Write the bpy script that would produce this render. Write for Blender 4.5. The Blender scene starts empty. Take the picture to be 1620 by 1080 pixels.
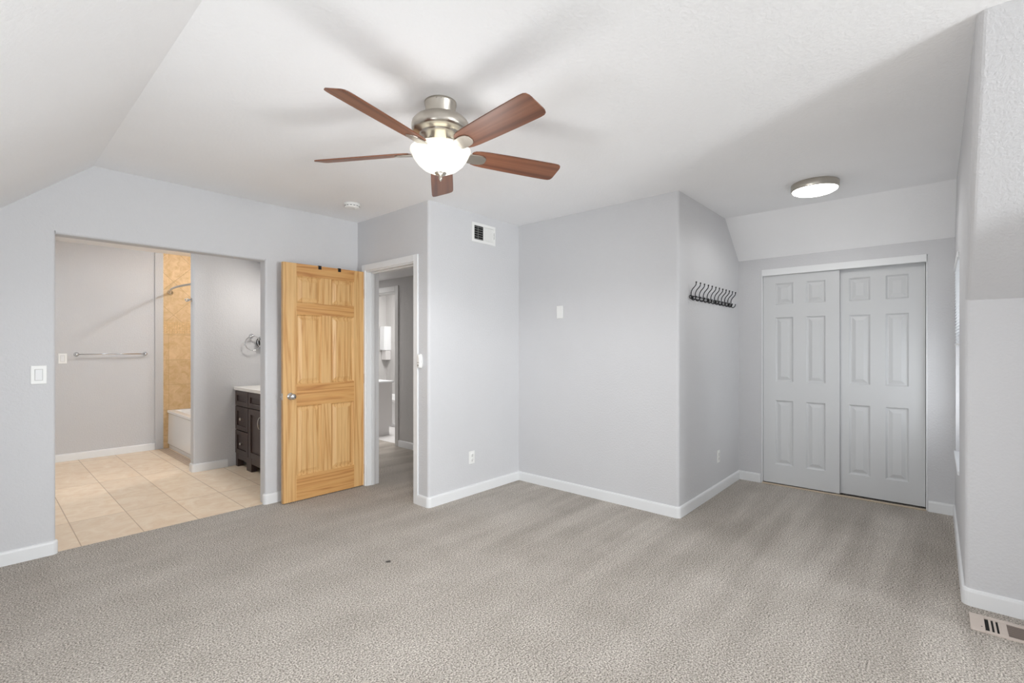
import bpy, bmesh, math, random
from mathutils import Vector, Matrix

random.seed(7)
SC = bpy.context.scene
COL = SC.collection
PI = math.pi
R = math.radians

# ------------------------------------------------------------------ camera
YAW = 0.7267
cam_data = bpy.data.cameras.new('camera')
cam = bpy.data.objects.new('camera', cam_data)
COL.objects.link(cam)
cam.location = (0, 0, 1.327)
cam.rotation_euler = (PI / 2, 0, YAW - PI / 2)
cam_data.sensor_width = 36
cam_data.lens = 36 * 755.57 / 1620
cam_data.shift_y = (549.07 - 540) / 1620
cam_data.clip_start = 0.05
SC.camera = cam

# ------------------------------------------------------------------ exposure, world and daylight
SC.view_settings.view_transform = 'Standard'
SC.view_settings.look = 'None'
SC.view_settings.gamma = 1
SC.view_settings.use_curve_mapping = False
SC.view_settings.exposure = 0.2
SC.cycles.diffuse_bounces = 6
SC.cycles.max_bounces = 12

world = bpy.data.worlds.new('sky')
SC.world = world
world.use_nodes = True
bg = world.node_tree.nodes['Background']
bg.inputs['Color'].default_value = (0.80, 0.90, 1.0, 1)
bg.inputs['Strength'].default_value = 1.0


def area(name, loc, target, sx, sy, energy, color=(1, 1, 1), spread=180):
    l = bpy.data.lights.new(name, 'AREA')
    l.shape = 'RECTANGLE'
    l.size, l.size_y = sx, sy
    l.energy = energy
    l.color = color
    l.spread = R(spread)
    o = bpy.data.objects.new(name, l)
    COL.objects.link(o)
    o.location = loc
    d = Vector(target) - Vector(loc)
    o.rotation_euler = d.to_track_quat('-Z', 'Y').to_euler()
    return o


def spot(name, loc, energy, color, size, blend, radius):
    l = bpy.data.lights.new(name, 'SPOT')
    l.energy = energy
    l.color = color
    l.spot_size = R(size)
    l.spot_blend = blend
    l.shadow_soft_size = radius
    o = bpy.data.objects.new(name, l)
    COL.objects.link(o)
    o.location = loc
    return o


def point(name, loc, energy, color=(1, 1, 1), radius=0.05):
    l = bpy.data.lights.new(name, 'POINT')
    l.energy = energy
    l.color = color
    l.shadow_soft_size = radius
    o = bpy.data.objects.new(name, l)
    COL.objects.link(o)
    o.location = loc
    return o


# daylight through the dormer window right of the camera and through the alcove window
area('dormer_window_daylight', (4.12, -2.60, 1.30), (1.9, -1.5, 2.4), 1.45, 1.6, 52, (0.94, 0.98, 1.0))
area('gable_window_daylight', (1.75, -4.62, 1.05), (2.0, 0.0, 1.75), 0.80, 1.1, 185, (0.94, 0.98, 1.0))
area('added_knee_fill', (-0.78, 1.6, 1.05), (2.0, 2.3, 1.75), 1.5, 0.8, 26, (0.94, 0.98, 1.0))  # added light from an unseen side, brightens the doorway and centre walls
area('alcove_window_daylight', (4.55, -0.42, 1.10), (5.15, 0.30, 1.75), 0.70, 1.1, 3.8, (0.95, 0.98, 1.0), 150)

# ------------------------------------------------------------------ measured layout (metres)
YL = 4.2343     # left wall
XD = 2.4905     # wall with the hall doorway
YM = 3.135      # wall with the vent
XT = 3.6277     # wall with the blank plate
YH = 1.495      # left wall of the alcove (coat racks)
XC = 5.1284     # closet wall
YR = -0.1091    # right wall of the alcove
XR = 3.4034     # knee wall
ZC = 2.5426     # ceiling
YB = 7.58       # bathroom back wall
YP = 5.89       # bathroom partition
XH = 3.769      # hall wall


# ------------------------------------------------------------------ material helpers
def lin(c):
    return tuple(((v / 255) / 12.92 if v / 255 <= 0.04045 else ((v / 255 + 0.055) / 1.055) ** 2.4) for v in c) + (1,)


def newmat(name):
    m = bpy.data.materials.new(name)
    m.use_nodes = True
    nt = m.node_tree
    b = nt.nodes['Principled BSDF']
    return m, nt, b


def N(nt, t, **kw):
    n = nt.nodes.new(t)
    for k, v in kw.items():
        if k in n.inputs:
            n.inputs[k].default_value = v
        else:
            setattr(n, k, v)
    return n


def mapped(nt, scale=(1, 1, 1), loc=(0, 0, 0), rot=(0, 0, 0)):
    tc = N(nt, 'ShaderNodeTexCoord')
    mp = N(nt, 'ShaderNodeMapping')
    mp.inputs['Scale'].default_value = scale
    mp.inputs['Location'].default_value = loc
    mp.inputs['Rotation'].default_value = rot
    nt.links.new(tc.outputs['Object'], mp.inputs['Vector'])
    return mp.outputs['Vector']


def ramp(nt, fac, stops):
    r = N(nt, 'ShaderNodeValToRGB')
    els = r.color_ramp.elements
    while len(els) < len(stops):
        els.new(0.5)
    for e, (p, c) in zip(els, stops):
        e.position = p
        e.color = c
    nt.links.new(fac, r.inputs['Fac'])
    return r.outputs['Color']


def mixc(nt, fac, a, b, mode='MIX'):
    m = N(nt, 'ShaderNodeMix', data_type='RGBA', blend_type=mode)
    for sock, v in ((m.inputs[0], fac), (m.inputs[6], a), (m.inputs[7], b)):
        if isinstance(v, (int, float, tuple)):
            sock.default_value = v
        else:
            nt.links.new(v, sock)
    return m.outputs[2]


def plain(name, rgb, rough=0.5, metal=0.0, spec=0.5):
    m, nt, b = newmat(name)
    b.inputs['Base Color'].default_value = lin(rgb)
    b.inputs['Roughness'].default_value = rough
    b.inputs['Metallic'].default_value = metal
    b.inputs['Specular IOR Level'].default_value = spec
    return m


def plaster(name, rgb, scale=85, strength=0.35, dist=0.003, rough=0.75):
    m, nt, b = newmat(name)
    v = mapped(nt)
    n1 = N(nt, 'ShaderNodeTexNoise', Scale=scale, Detail=3.0, Roughness=0.55)
    nt.links.new(v, n1.inputs['Vector'])
    bp = N(nt, 'ShaderNodeBump', Strength=strength, Distance=dist)
    h = ramp(nt, n1.outputs['Fac'], [(0.38, (0, 0, 0, 1)), (0.66, (1, 1, 1, 1))])
    nt.links.new(h, bp.inputs['Height'])
    nt.links.new(bp.outputs['Normal'], b.inputs['Normal'])
    n2 = N(nt, 'ShaderNodeTexNoise', Scale=1.3, Detail=2.0)
    nt.links.new(v, n2.inputs['Vector'])
    c = lin(rgb)
    d = tuple(x * 0.965 for x in c[:3]) + (1,)
    nt.links.new(ramp(nt, n2.outputs['Fac'], [(0.3, d), (0.7, c)]), b.inputs['Base Color'])
    b.inputs['Roughness'].default_value = rough
    b.inputs['Specular IOR Level'].default_value = 0.25
    return m


M_WALL = plaster('grey_wall_paint', (211, 211, 213), 75, 0.28, 0.003)
M_CEIL = plaster('ceiling_paint', (246, 246, 247), 55, 0.20, 0.004)
M_BATHWALL = plaster('bath_wall_paint', (206, 206, 208), 85, 0.40, 0.003)
M_HALLWALL = plaster('hall_wall_paint', (198, 196, 194), 85, 0.35, 0.003)
M_WHITE = plain('white_trim_paint', (232, 233, 234), 0.38)
M_DOORWHITE = plain('white_door_paint', (206, 207, 208), 0.42)
M_TRIMGREY = plain('pale_grey_trim_paint', (206, 205, 203), 0.45)
M_PLASTIC = plain('white_plastic', (236, 236, 234), 0.35)
M_NICKEL = plain('brushed_nickel', (196, 190, 180), 0.28, 1.0)
M_CHROME = plain('chrome', (215, 216, 218), 0.10, 1.0)
M_BRASS = plain('dull_brass', (186, 150, 96), 0.35, 1.0)
M_BLACK = plain('black_metal', (22, 22, 24), 0.40, 0.3)
M_DARK = plain('dark_void', (18, 18, 18), 0.9)
M_SEAM = plain('pale_seam', (188, 188, 186), 0.6)
M_SLOT = plain('grey_slot', (120, 120, 118), 0.6)
M_PORCELAIN = plain('white_acrylic', (240, 240, 240), 0.15)
M_COUNTER = plain('cream_countertop', (232, 228, 222), 0.25)
M_ESPRESSO = plain('espresso_wood', (62, 48, 44), 0.38)
M_CABGREY = plain('pale_cabinet', (214, 211, 210), 0.45)
M_REGISTER = plain('beige_enamel', (205, 192, 182), 0.42)
M_LOUVRE = plain('brown_louvre', (120, 108, 100), 0.5)
M_TAN = plain('tan_carpet_edge', (196, 180, 158), 0.8)
M_VINYL = plain('white_floor_tile', (226, 224, 222), 0.35)


def carpet():
    m, nt, b = newmat('loop_pile_carpet')
    v = mapped(nt)
    n1 = N(nt, 'ShaderNodeTexNoise', Scale=135.0, Detail=3.0, Roughness=0.7)
    nt.links.new(v, n1.inputs['Vector'])
    c1 = ramp(nt, n1.outputs['Fac'], [(0.36, lin((104, 96, 87))), (0.50, lin((182, 174, 165))), (0.64, lin((236, 229, 220)))])
    # soft trampled patches
    n2 = N(nt, 'ShaderNodeTexNoise', Scale=2.6, Detail=4.0, Roughness=0.6)
    nt.links.new(v, n2.inputs['Vector'])
    c2 = ramp(nt, n2.outputs['Fac'], [(0.32, (0.90, 0.895, 0.88, 1)), (0.66, (1.05, 1.05, 1.05, 1))])
    c = mixc(nt, 1.0, c1, c2, 'MULTIPLY')
    # brushed streaks left by a vacuum cleaner, running towards the closet
    vs = mapped(nt, (0.55, 5.5, 1), (0, 0, 0), (0, 0, R(4)))
    n3 = N(nt, 'ShaderNodeTexNoise', Scale=1.0, Detail=1.5, Roughness=0.5)
    nt.links.new(vs, n3.inputs['Vector'])
    c3 = ramp(nt, n3.outputs['Fac'], [(0.38, (0.80, 0.785, 0.765, 1)), (0.50, (0.94, 0.93, 0.92, 1)), (0.60, (1.12, 1.12, 1.12, 1))])
    # the streaks show mostly in the alcove (large x)
    sx = N(nt, 'ShaderNodeSeparateXYZ')
    nt.links.new(v, sx.inputs[0])
    mr = N(nt, 'ShaderNodeMapRange')
    mr.inputs['From Min'].default_value = 1.8
    mr.inputs['From Max'].default_value = 3.6
    mr.inputs['To Min'].default_value = 0.18
    mr.inputs['To Max'].default_value = 0.85
    nt.links.new(sx.outputs['X'], mr.inputs['Value'])
    c = mixc(nt, mr.outputs['Result'], c, mixc(nt, 1.0, c, c3, 'MULTIPLY'))
    # one small dark spot trodden into the pile
    vm = N(nt, 'ShaderNodeVectorMath', operation='DISTANCE')
    nt.links.new(v, vm.inputs[0])
    vm.inputs[1].default_value = (1.701, 2.539, 0)
    nd = N(nt, 'ShaderNodeTexNoise', Scale=90.0)
    nt.links.new(v, nd.inputs['Vector'])
    ad = N(nt, 'ShaderNodeMath', operation='MULTIPLY_ADD')
    nt.links.new(nd.outputs['Fac'], ad.inputs[0])
    ad.inputs[1].default_value = 0.03
    nt.links.new(vm.outputs['Value'], ad.inputs[2])
    spot = ramp(nt, ad.outputs[0], [(0.026, (1, 1, 1, 1)), (0.036, (0, 0, 0, 1))])
    c = mixc(nt, spot, c, lin((70, 66, 60)))
    nt.links.new(c, b.inputs['Base Color'])
    b.inputs['Roughness'].default_value = 0.95
    b.inputs['Specular IOR Level'].default_value = 0.1
    b.inputs['Sheen Weight'].default_value = 0.15
    n4 = N(nt, 'ShaderNodeTexNoise', Scale=170.0, Detail=2.0)
    nt.links.new(v, n4.inputs['Vector'])
    bp = N(nt, 'ShaderNodeBump', Strength=0.9, Distance=0.010)
    nt.links.new(n4.outputs['Fac'], bp.inputs['Height'])
    nt.links.new(bp.outputs['Normal'], b.inputs['Normal'])
    return m


M_CARPET = carpet()


def tilemat(name, c1, c2, grout, w, h, ox, oy, axes='XY', rough=0.35, mortar=0.003, vein=9.0, rotz=0.0, offset=0.0):
    """rectangular tiles; axes picks the world axes that run along the tile face"""
    m, nt, b = newmat(name)
    tc = N(nt, 'ShaderNodeTexCoord')
    sep = N(nt, 'ShaderNodeSeparateXYZ')
    nt.links.new(tc.outputs['Object'], sep.inputs[0])
    cmb = N(nt, 'ShaderNodeCombineXYZ')
    nt.links.new(sep.outputs[axes[0]], cmb.inputs['X'])
    nt.links.new(sep.outputs[axes[1]], cmb.inputs['Y'])
    mp = N(nt, 'ShaderNodeMapping')
    mp.inputs['Location'].default_value = (ox, oy, 0)
    mp.inputs['Rotation'].default_value = (0, 0, rotz)
    nt.links.new(cmb.outputs[0], mp.inputs['Vector'])
    br = N(nt, 'ShaderNodeTexBrick')
    br.offset = offset
    br.squash = 1.0
    br.inputs['Color1'].default_value = (0.93, 0.93, 0.93, 1)
    br.inputs['Color2'].default_value = (1.04, 1.04, 1.04, 1)
    br.inputs['Mortar'].default_value = (1, 1, 1, 1)
    br.inputs['Scale'].default_value = 1.0
    br.inputs['Mortar Size'].default_value = mortar
    br.inputs['Mortar Smooth'].default_value = 0.1
    br.inputs['Brick Width'].default_value = w
    br.inputs['Row Height'].default_value = h
    nt.links.new(mp.outputs[0], br.inputs['Vector'])
    n = N(nt, 'ShaderNodeTexNoise', Scale=vein, Detail=6.0, Roughness=0.65, Distortion=1.2)
    nt.links.new(tc.outputs['Object'], n.inputs['Vector'])
    cc = ramp(nt, n.outputs['Fac'], [(0.35, lin(c1)), (0.65, lin(c2))])
    cc = mixc(nt, 1.0, cc, br.outputs['Color'], 'MULTIPLY')
    cc = mixc(nt, br.outputs['Fac'], cc, lin(grout))
    nt.links.new(cc, b.inputs['Base Color'])
    b.inputs['Roughness'].default_value = rough
    bp = N(nt, 'ShaderNodeBump', Strength=0.4, Distance=0.002)
    bp.invert = True
    nt.links.new(br.outputs['Fac'], bp.inputs['Height'])
    nt.links.new(bp.outputs['Normal'], b.inputs['Normal'])
    return m


M_FLOORTILE = tilemat('beige_floor_tile', (234, 209, 180), (246, 228, 204), (194, 168, 140), 0.338, 1.25, -0.473, 0.10, 'XY', 0.4, 0.003, 7.0)
M_MOSAIC = tilemat('mosaic_floor_strip', (196, 168, 142), (224, 204, 182), (176, 154, 134), 0.03, 0.03, 0, 0, 'XY', 0.4, 0.002, 30.0)
M_SHOWERTILE = tilemat('travertine_wall_tile', (206, 172, 124), (226, 196, 154), (188, 156, 114), 0.33, 0.33, -1.70, -0.50, 'XZ', 0.6, 0.0025, 12.0)
M_SHOWERDIAG = tilemat('travertine_diagonal_tile', (206, 172, 124), (226, 196, 154), (184, 152, 112), 0.31, 0.31, 0, 0, 'XZ', 0.6, 0.0025, 12.0, R(45))
M_SHOWERMOSAIC = tilemat('travertine_mosaic_band', (204, 164, 110), (236, 206, 158), (196, 164, 120), 0.028, 0.028, 0, 0, 'XZ', 0.35, 0.002, 40.0)


def wood(name, axis, seed, light, mid, dark, ring=9.0, stretch=0.07, rough=0.42):
    """sawn board with the grain along one local axis"""
    m, nt, b = newmat(name)
    s = [1, 1, 1]
    s['XYZ'.index(axis)] = stretch
    v = mapped(nt, tuple(s), (seed * 1.7, seed * 0.9, seed * 2.3))
    n = N(nt, 'ShaderNodeTexNoise', Scale=ring, Detail=2.5, Roughness=0.5, Distortion=0.35)
    nt.links.new(v, n.inputs['Vector'])
    mul = N(nt, 'ShaderNodeMath', operation='MULTIPLY')
    nt.links.new(n.outputs['Fac'], mul.inputs[0])
    mul.inputs[1].default_value = 13.0
    fr = N(nt, 'ShaderNodeMath', operation='PINGPONG')
    nt.links.new(mul.outputs[0], fr.inputs[0])
    fr.inputs[1].default_value = 1.0
    c = ramp(nt, fr.outputs[0], [(0.0, lin(light)), (0.62, lin(mid)), (1.0, lin(dark))])
    s2 = [60, 60, 60]
    s2['XYZ'.index(axis)] = 1.6
    v2 = mapped(nt, tuple(s2), (seed, 0, 0))
    n2 = N(nt, 'ShaderNodeTexNoise', Scale=4.0, Detail=2.0)
    nt.links.new(v2, n2.inputs['Vector'])
    c2 = ramp(nt, n2.outputs['Fac'], [(0.3, (0.90, 0.88, 0.86, 1)), (0.7, (1.05, 1.05, 1.05, 1))])
    c = mixc(nt, 1.0, c, c2, 'MULTIPLY')
    nt.links.new(c, b.inputs['Base Color'])
    b.inputs['Roughness'].default_value = rough
    return m


PINE = dict(light=(222, 182, 126), mid=(216, 172, 114), dark=(198, 148, 90), ring=13.0, stretch=0.035)
PINE_V = [wood('pine_upright_%s' % 'abcdef'[i], 'Z', 3.1 + 2.7 * i, **PINE) for i in range(6)]
PINE_H = [wood('pine_crosswise_%s' % 'abcd'[i], 'X', 1.3 + 3.3 * i, ring=11.0, stretch=0.05,
               light=(212, 164, 104), mid=(205, 153, 92), dark=(182, 126, 72)) for i in range(4)]
M_BLADE = wood('walnut_blade', 'X', 2.0, (132, 86, 62), (120, 75, 53), (98, 59, 42), 9.0, 0.03, 0.36)


def emissive(name, rgb, strength, base=(245, 245, 240)):
    m, nt, b = newmat(name)
    b.inputs['Base Color'].default_value = lin(base)
    b.inputs['Emission Color'].default_value = lin(rgb)
    b.inputs['Emission Strength'].default_value = strength
    b.inputs['Roughness'].default_value = 0.25
    return m


M_BOWL = emissive('frosted_bowl_glass', (255, 250, 230), 0.42)
M_DIFFUSER = emissive('opal_diffuser', (255, 252, 244), 10.0)


def glassmat():
    m, nt, b = newmat('window_glass')
    nt.nodes.remove(b)
    out = nt.nodes['Material Output']
    t = N(nt, 'ShaderNodeBsdfTransparent')
    g = N(nt, 'ShaderNodeBsdfGlossy')
    g.inputs['Roughness'].default_value = 0.02
    mx = N(nt, 'ShaderNodeMixShader')
    mx.inputs[0].default_value = 0.07
    nt.links.new(t.outputs[0], mx.inputs[1])
    nt.links.new(g.outputs[0], mx.inputs[2])
    nt.links.new(mx.outputs[0], out.inputs['Surface'])
    return m


M_GLASS = glassmat()


# ------------------------------------------------------------------ mesh helpers
def box(bm, x0, x1, y0, y1, z0, z1, mi=0):
    x0, x1 = min(x0, x1), max(x0, x1)
    y0, y1 = min(y0, y1), max(y0, y1)
    z0, z1 = min(z0, z1), max(z0, z1)
    v = [bm.verts.new(p) for p in ((x0, y0, z0), (x1, y0, z0), (x1, y1, z0), (x0, y1, z0),
                                   (x0, y0, z1), (x1, y0, z1), (x1, y1, z1), (x0, y1, z1))]
    for f in ((0, 3, 2, 1), (4, 5, 6, 7), (0, 1, 5, 4), (1, 2, 6, 5), (2, 3, 7, 6), (3, 0, 4, 7)):
        fc = bm.faces.new([v[i] for i in f])
        fc.material_index = mi
    return v


def prism(bm, pts, z0, z1, mi=0):
    """vertical prism over a plan polygon"""
    a = [bm.verts.new((p[0], p[1], z0)) for p in pts]
    c = [bm.verts.new((p[0], p[1], z1)) for p in pts]
    n = len(pts)
    fs = [bm.faces.new(a[::-1]), bm.faces.new(c)]
    for i in range(n):
        fs.append(bm.faces.new((a[i], a[(i + 1) % n], c[(i + 1) % n], c[i])))
    for f in fs:
        f.material_index = mi
    bmesh.ops.recalc_face_normals(bm, faces=fs)
    return fs


def prism_y(bm, pts, y0, y1):
    """prism along Y over an XZ polygon"""
    a = [bm.verts.new((p[0], y0, p[1])) for p in pts]
    c = [bm.verts.new((p[0], y1, p[1])) for p in pts]
    n = len(pts)
    fs = [bm.faces.new(a[::-1]), bm.faces.new(c)]
    for i in range(n):
        fs.append(bm.faces.new((a[i], a[(i + 1) % n], c[(i + 1) % n], c[i])))
    bmesh.ops.recalc_face_normals(bm, faces=fs)
    return fs


def round_path(pts, radii, seg=6, closed=False):
    out = []
    n = len(pts)
    for i, p in enumerate(pts):
        r = radii.get(i, 0)
        if r == 0 or (not closed and i in (0, n - 1)):
            out.append(tuple(p))
            continue
        P = Vector(p[:2])
        A = (Vector(pts[i - 1][:2]) - P).normalized()
        B = (Vector(pts[(i + 1) % n][:2]) - P).normalized()
        ang = A.angle(B)
        d = r / math.tan(ang / 2)
        s, e = P + A * d, P + B * d
        cen = P + (A + B).normalized() * (r / math.sin(ang / 2))
        a0 = math.atan2(s.y - cen.y, s.x - cen.x)
        a1 = math.atan2(e.y - cen.y, e.x - cen.x)
        da = (a1 - a0 + PI) % (2 * PI) - PI
        for k in range(seg + 1):
            a = a0 + da * k / seg
            out.append((cen.x + r * math.cos(a), cen.y + r * math.sin(a)))
    return out


def sweep(bm, path, prof):
    """profile [(offset to the right of the path, z)] swept along a plan path with mitred joints, ends capped"""
    n = len(path)
    rings = []
    for i in range(n):
        P = Vector(path[i])
        d1 = (P - Vector(path[i - 1])).normalized() if i > 0 else None
        d2 = (Vector(path[i + 1]) - P).normalized() if i < n - 1 else None
        d1 = d1 or d2
        d2 = d2 or d1
        n1, n2 = Vector((d1.y, -d1.x)), Vector((d2.y, -d2.x))
        mid = (n1 + n2).normalized()
        k = 1 / max(0.2, mid.dot(n1))
        rings.append([bm.verts.new((P.x + mid.x * o * k, P.y + mid.y * o * k, z)) for o, z in prof])
    fs = []
    m = len(prof)
    for i in range(n - 1):
        for j in range(m):
            fs.append(bm.faces.new((rings[i][j], rings[i + 1][j], rings[i + 1][(j + 1) % m], rings[i][(j + 1) % m])))
    fs.append(bm.faces.new(rings[0]))
    fs.append(bm.faces.new(rings[-1][::-1]))
    bmesh.ops.recalc_face_normals(bm, faces=fs)


def lathe(bm, prof, seg=40, center=(0, 0, 0), axis='Z', mi=0):
    """surface of revolution; prof = [(radius, height)]"""
    rings = []
    cx, cy, cz = center

    def P(r, a, h):
        x, y = r * math.cos(a), r * math.sin(a)
        if axis == 'Z':
            return (cx + x, cy + y, cz + h)
        if axis == 'X':
            return (cx + h, cy + x, cz + y)
        return (cx + x, cy + h, cz + y)
    for r, h in prof:
        if r < 1e-6:
            rings.append([bm.verts.new(P(0, 0, h))])
        else:
            rings.append([bm.verts.new(P(r, 2 * PI * k / seg, h)) for k in range(seg)])
    fs = []
    for a, b in zip(rings[:-1], rings[1:]):
        if len(a) == 1 and len(b) == 1:
            continue
        for k in range(seg):
            k2 = (k + 1) % seg
            if len(a) == 1:
                fs.append(bm.faces.new((a[0], b[k2], b[k])))
            elif len(b) == 1:
                fs.append(bm.faces.new((a[k], a[k2], b[0])))
            else:
                fs.append(bm.faces.new((a[k], a[k2], b[k2], b[k])))
    for f in fs:
        f.material_index = mi
        f.smooth = True
    bmesh.ops.recalc_face_normals(bm, faces=fs)


def tube(bm, pts, r, seg=8, mi=0, closed=False):
    pts = [Vector(p) for p in pts]
    n = len(pts)
    rad = r if isinstance(r, (list, tuple)) else [r] * n
    up = None
    rings = []
    for i in range(n):
        if closed:
            t = (pts[(i + 1) % n] - pts[i - 1]).normalized()
        else:
            t = (pts[min(i + 1, n - 1)] - pts[max(i - 1, 0)]).normalized()
        if up is None:
            up = Vector((0, 0, 1)) if abs(t.z) < 0.9 else Vector((1, 0, 0))
        a = t.cross(up).normalized()
        up = a.cross(t).normalized()
        rings.append([bm.verts.new(pts[i] + (a * math.cos(2 * PI * k / seg) + up * math.sin(2 * PI * k / seg)) * rad[i]) for k in range(seg)])
    fs = []
    rng = range(n) if closed else range(n - 1)
    for i in rng:
        for k in range(seg):
            fs.append(bm.faces.new((rings[i][k], rings[i][(k + 1) % seg], rings[(i + 1) % n][(k + 1) % seg], rings[(i + 1) % n][k])))
    if not closed:
        fs.append(bm.faces.new(rings[0][::-1]))
        fs.append(bm.faces.new(rings[-1]))
    for f in fs:
        f.smooth = True
        f.material_index = mi
    bmesh.ops.recalc_face_normals(bm, faces=fs)


def smooth_pts(pts, n=6):
    """Catmull-Rom through the points"""
    P = [Vector(p) for p in pts]
    P = [P[0] * 2 - P[1]] + P + [P[-1] * 2 - P[-2]]
    out = []
    for i in range(1, len(P) - 2):
        for k in range(n):
            t = k / n
            a, b, c, d = P[i - 1], P[i], P[i + 1], P[i + 2]
            out.append(0.5 * ((2 * b) + (c - a) * t + (2 * a - 5 * b + 4 * c - d) * t * t + (3 * b - a - 3 * c + d) * t ** 3))
    out.append(P[-2])
    return out


def link(name, bm, mats, parent=None, loc=(0, 0, 0), bevel=0.0, seg=2, rot=(0, 0, 0)):
    me = bpy.data.meshes.new(name)
    bm.to_mesh(me)
    bm.free()
    for m in (mats if isinstance(mats, (list, tuple)) else [mats]):
        me.materials.append(m)
    o = bpy.data.objects.new(name, me)
    COL.objects.link(o)
    o.location = loc
    o.rotation_euler = rot
    if parent:
        o.parent = parent
    if bevel:
        b = o.modifiers.new('bevel', 'BEVEL')
        b.width = bevel
        b.segments = seg
        b.limit_method = 'ANGLE'
        b.angle_limit = R(35)
    return o


def B():
    return bmesh.new()


def boxobj(name, dims, mats, parent=None, loc=(0, 0, 0), bevel=0.0, seg=2):
    bm = B()
    box(bm, *dims)
    return link(name, bm, mats, parent, loc, bevel, seg)


def tag(o, label=None, cat=None, group=None, kind=None):
    if label:
        o['label'] = label
    if cat:
        o['category'] = cat
    if group:
        o['group'] = group
    if kind:
        o['kind'] = kind
    return o


def thing(name, label, cat, loc=(0, 0, 0), rz=0.0, group=None, kind=None):
    o = bpy.data.objects.new(name, None)
    COL.objects.link(o)
    o.empty_display_size = 0.05
    o.location = loc
    o.rotation_euler = (0, 0, rz)
    return tag(o, label, cat, group, kind)


def struct(name, bm, mats, bevel=0.0, parent=None, seg=2):
    o = link(name, bm, mats, parent, bevel=bevel, seg=seg)
    if parent is None:
        o['kind'] = 'structure'
    return o


def dup(root, loc, rz, label=None, group=None):
    r = root.copy()
    COL.objects.link(r)
    r.location = loc
    r.rotation_euler = (0, 0, rz)
    if label:
        r['label'] = label
    if group:
        r['group'] = group
    for ch in list(root.children):
        c = ch.copy()
        COL.objects.link(c)
        c.parent = r
        for g in list(ch.children):
            d = g.copy()
            COL.objects.link(d)
            d.parent = c
    return r


# ================================================================== THE SETTING
# ---- floors
bm = B()
prism(bm, [(-0.70, -4.50), (5.85, -4.50), (5.85, 1.7), (3.86, 1.7), (3.86, 8.3), (2.50, 8.3), (2.50, 4.262), (-0.70, 4.262)], -0.10, 0.0)
struct('floor', bm, M_CARPET)
bm = B()
box(bm, -0.70, 2.4995, 4.2625, 7.70, -0.10, -0.001)
struct('bathroom_floor', bm, M_FLOORTILE)
bm = B()
box(bm, 1.585, 1.690, 6.0, 7.57, -0.02, 0.0005)
struct('trim_1', bm, M_MOSAIC)
bm = B()
box(bm, 3.8605, 5.40, 4.40, 8.05, -0.10, -0.001)
struct('hall_bathroom_floor', bm, M_VINYL)

# ---- ceilings
SLX, SLZ = 0.530, ZC          # where the left slope meets the flat ceiling
KX, KZ = -0.57, 1.576         # top of the left knee wall
bm = B()
prism(bm, [(SLX - 0.02, -4.50), (2.4135, -4.50), (2.4135, YR - 0.02), (4.735, YR - 0.02), (4.735, 1.62), (3.9, 1.62), (3.9, 4.34), (SLX - 0.02, 4.34)], ZC, ZC + 0.10)
struct('ceiling', bm, M_CEIL)
bm = B()
prism_y(bm, [(SLX, SLZ), (KX, KZ), (KX - 0.15, KZ), (SLX - 0.02, SLZ + 0.10)], -4.50, YL + 0.02)
struct('ceiling_slope_left', bm, M_CEIL)
bm = B()
prism_y(bm, [(4.713, ZC), (XC + 0.06, 2.143), (XC + 0.06, 2.30), (4.735, ZC + 0.10)], YR - 0.02, YH + 0.02)
struct('ceiling_slope_alcove', bm, M_CEIL)
bm = B()
box(bm, -0.70, 2.62, 4.30, 7.70, 2.555, 2.64)
struct('bathroom_ceiling', bm, M_CEIL)
bm = B()
box(bm, 2.55, 3.85, 3.20, 8.30, 2.255, 2.33)
struct('hall_ceiling', bm, M_CEIL)
bm = B()
box(bm, 3.80, 5.40, 4.40, 8.05, 2.45, 2.53)
struct('hall_bathroom_ceiling', bm, M_CEIL)

# ---- left wall with the wide bathroom opening (rounded corners)
OX0, OX1, OZ = 0.345, 1.629, 2.058
LT = 0.105
ZT = ZC + 0.08
bm = B()
HZ0 = OZ + 0.018
prism(bm, round_path([(-0.72, YL), (OX0, YL), (OX0, YL + LT), (-0.72, YL + LT)], {1: 0.018}, closed=True), 0, HZ0)
prism(bm, round_path([(OX1, YL + LT), (OX1, YL), (XD, YL), (XD, YL + LT)], {1: 0.018}, closed=True), 0, HZ0)
box(bm, -0.72, XD, YL, YL + LT, HZ0, ZT)
# header, with a rounded lower edge
n0 = len(bm.verts)
a = [(YL, HZ0)] + [(YL + 0.018 - 0.018 * math.cos(t), OZ + 0.018 - 0.018 * math.sin(t)) for t in [PI / 12 * k for k in range(1, 7)]] + [(YL + LT, OZ), (YL + LT, HZ0)]
va = [bm.verts.new((OX0, y, z)) for y, z in a]
vb = [bm.verts.new((OX1, y, z)) for y, z in a]
fs = [bm.faces.new(va), bm.faces.new(vb[::-1])]
for i in range(len(a)):
    fs.append(bm.faces.new((va[i], vb[i], vb[(i + 1) % len(a)], va[(i + 1) % len(a)])))
bmesh.ops.recalc_face_normals(bm, faces=fs)
struct('wall_left', bm, M_WALL)

# ---- wall with the hall doorway
DY0, DY1, DZ = 3.320, 4.088, 2.062
bm = B()
prism(bm, round_path([(XD, DY0), (XD, YM), (XD + 0.13, YM), (XD + 0.13, DY0)], {1: 0.022}, closed=True), 0, ZT)
box(bm, XD, XD + 0.13, DY1, YL + 0.12, 0, ZT)
box(bm, XD, XD + 0.13, DY0, DY1, DZ, ZT)
struct('wall_doorway', bm, M_WALL)
# ---- wall with the vent
bm = B()
box(bm, XD + 0.13, XT, YM, YM + 0.12, 0, ZT)
struct('wall_middle', bm, M_WALL)
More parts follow.
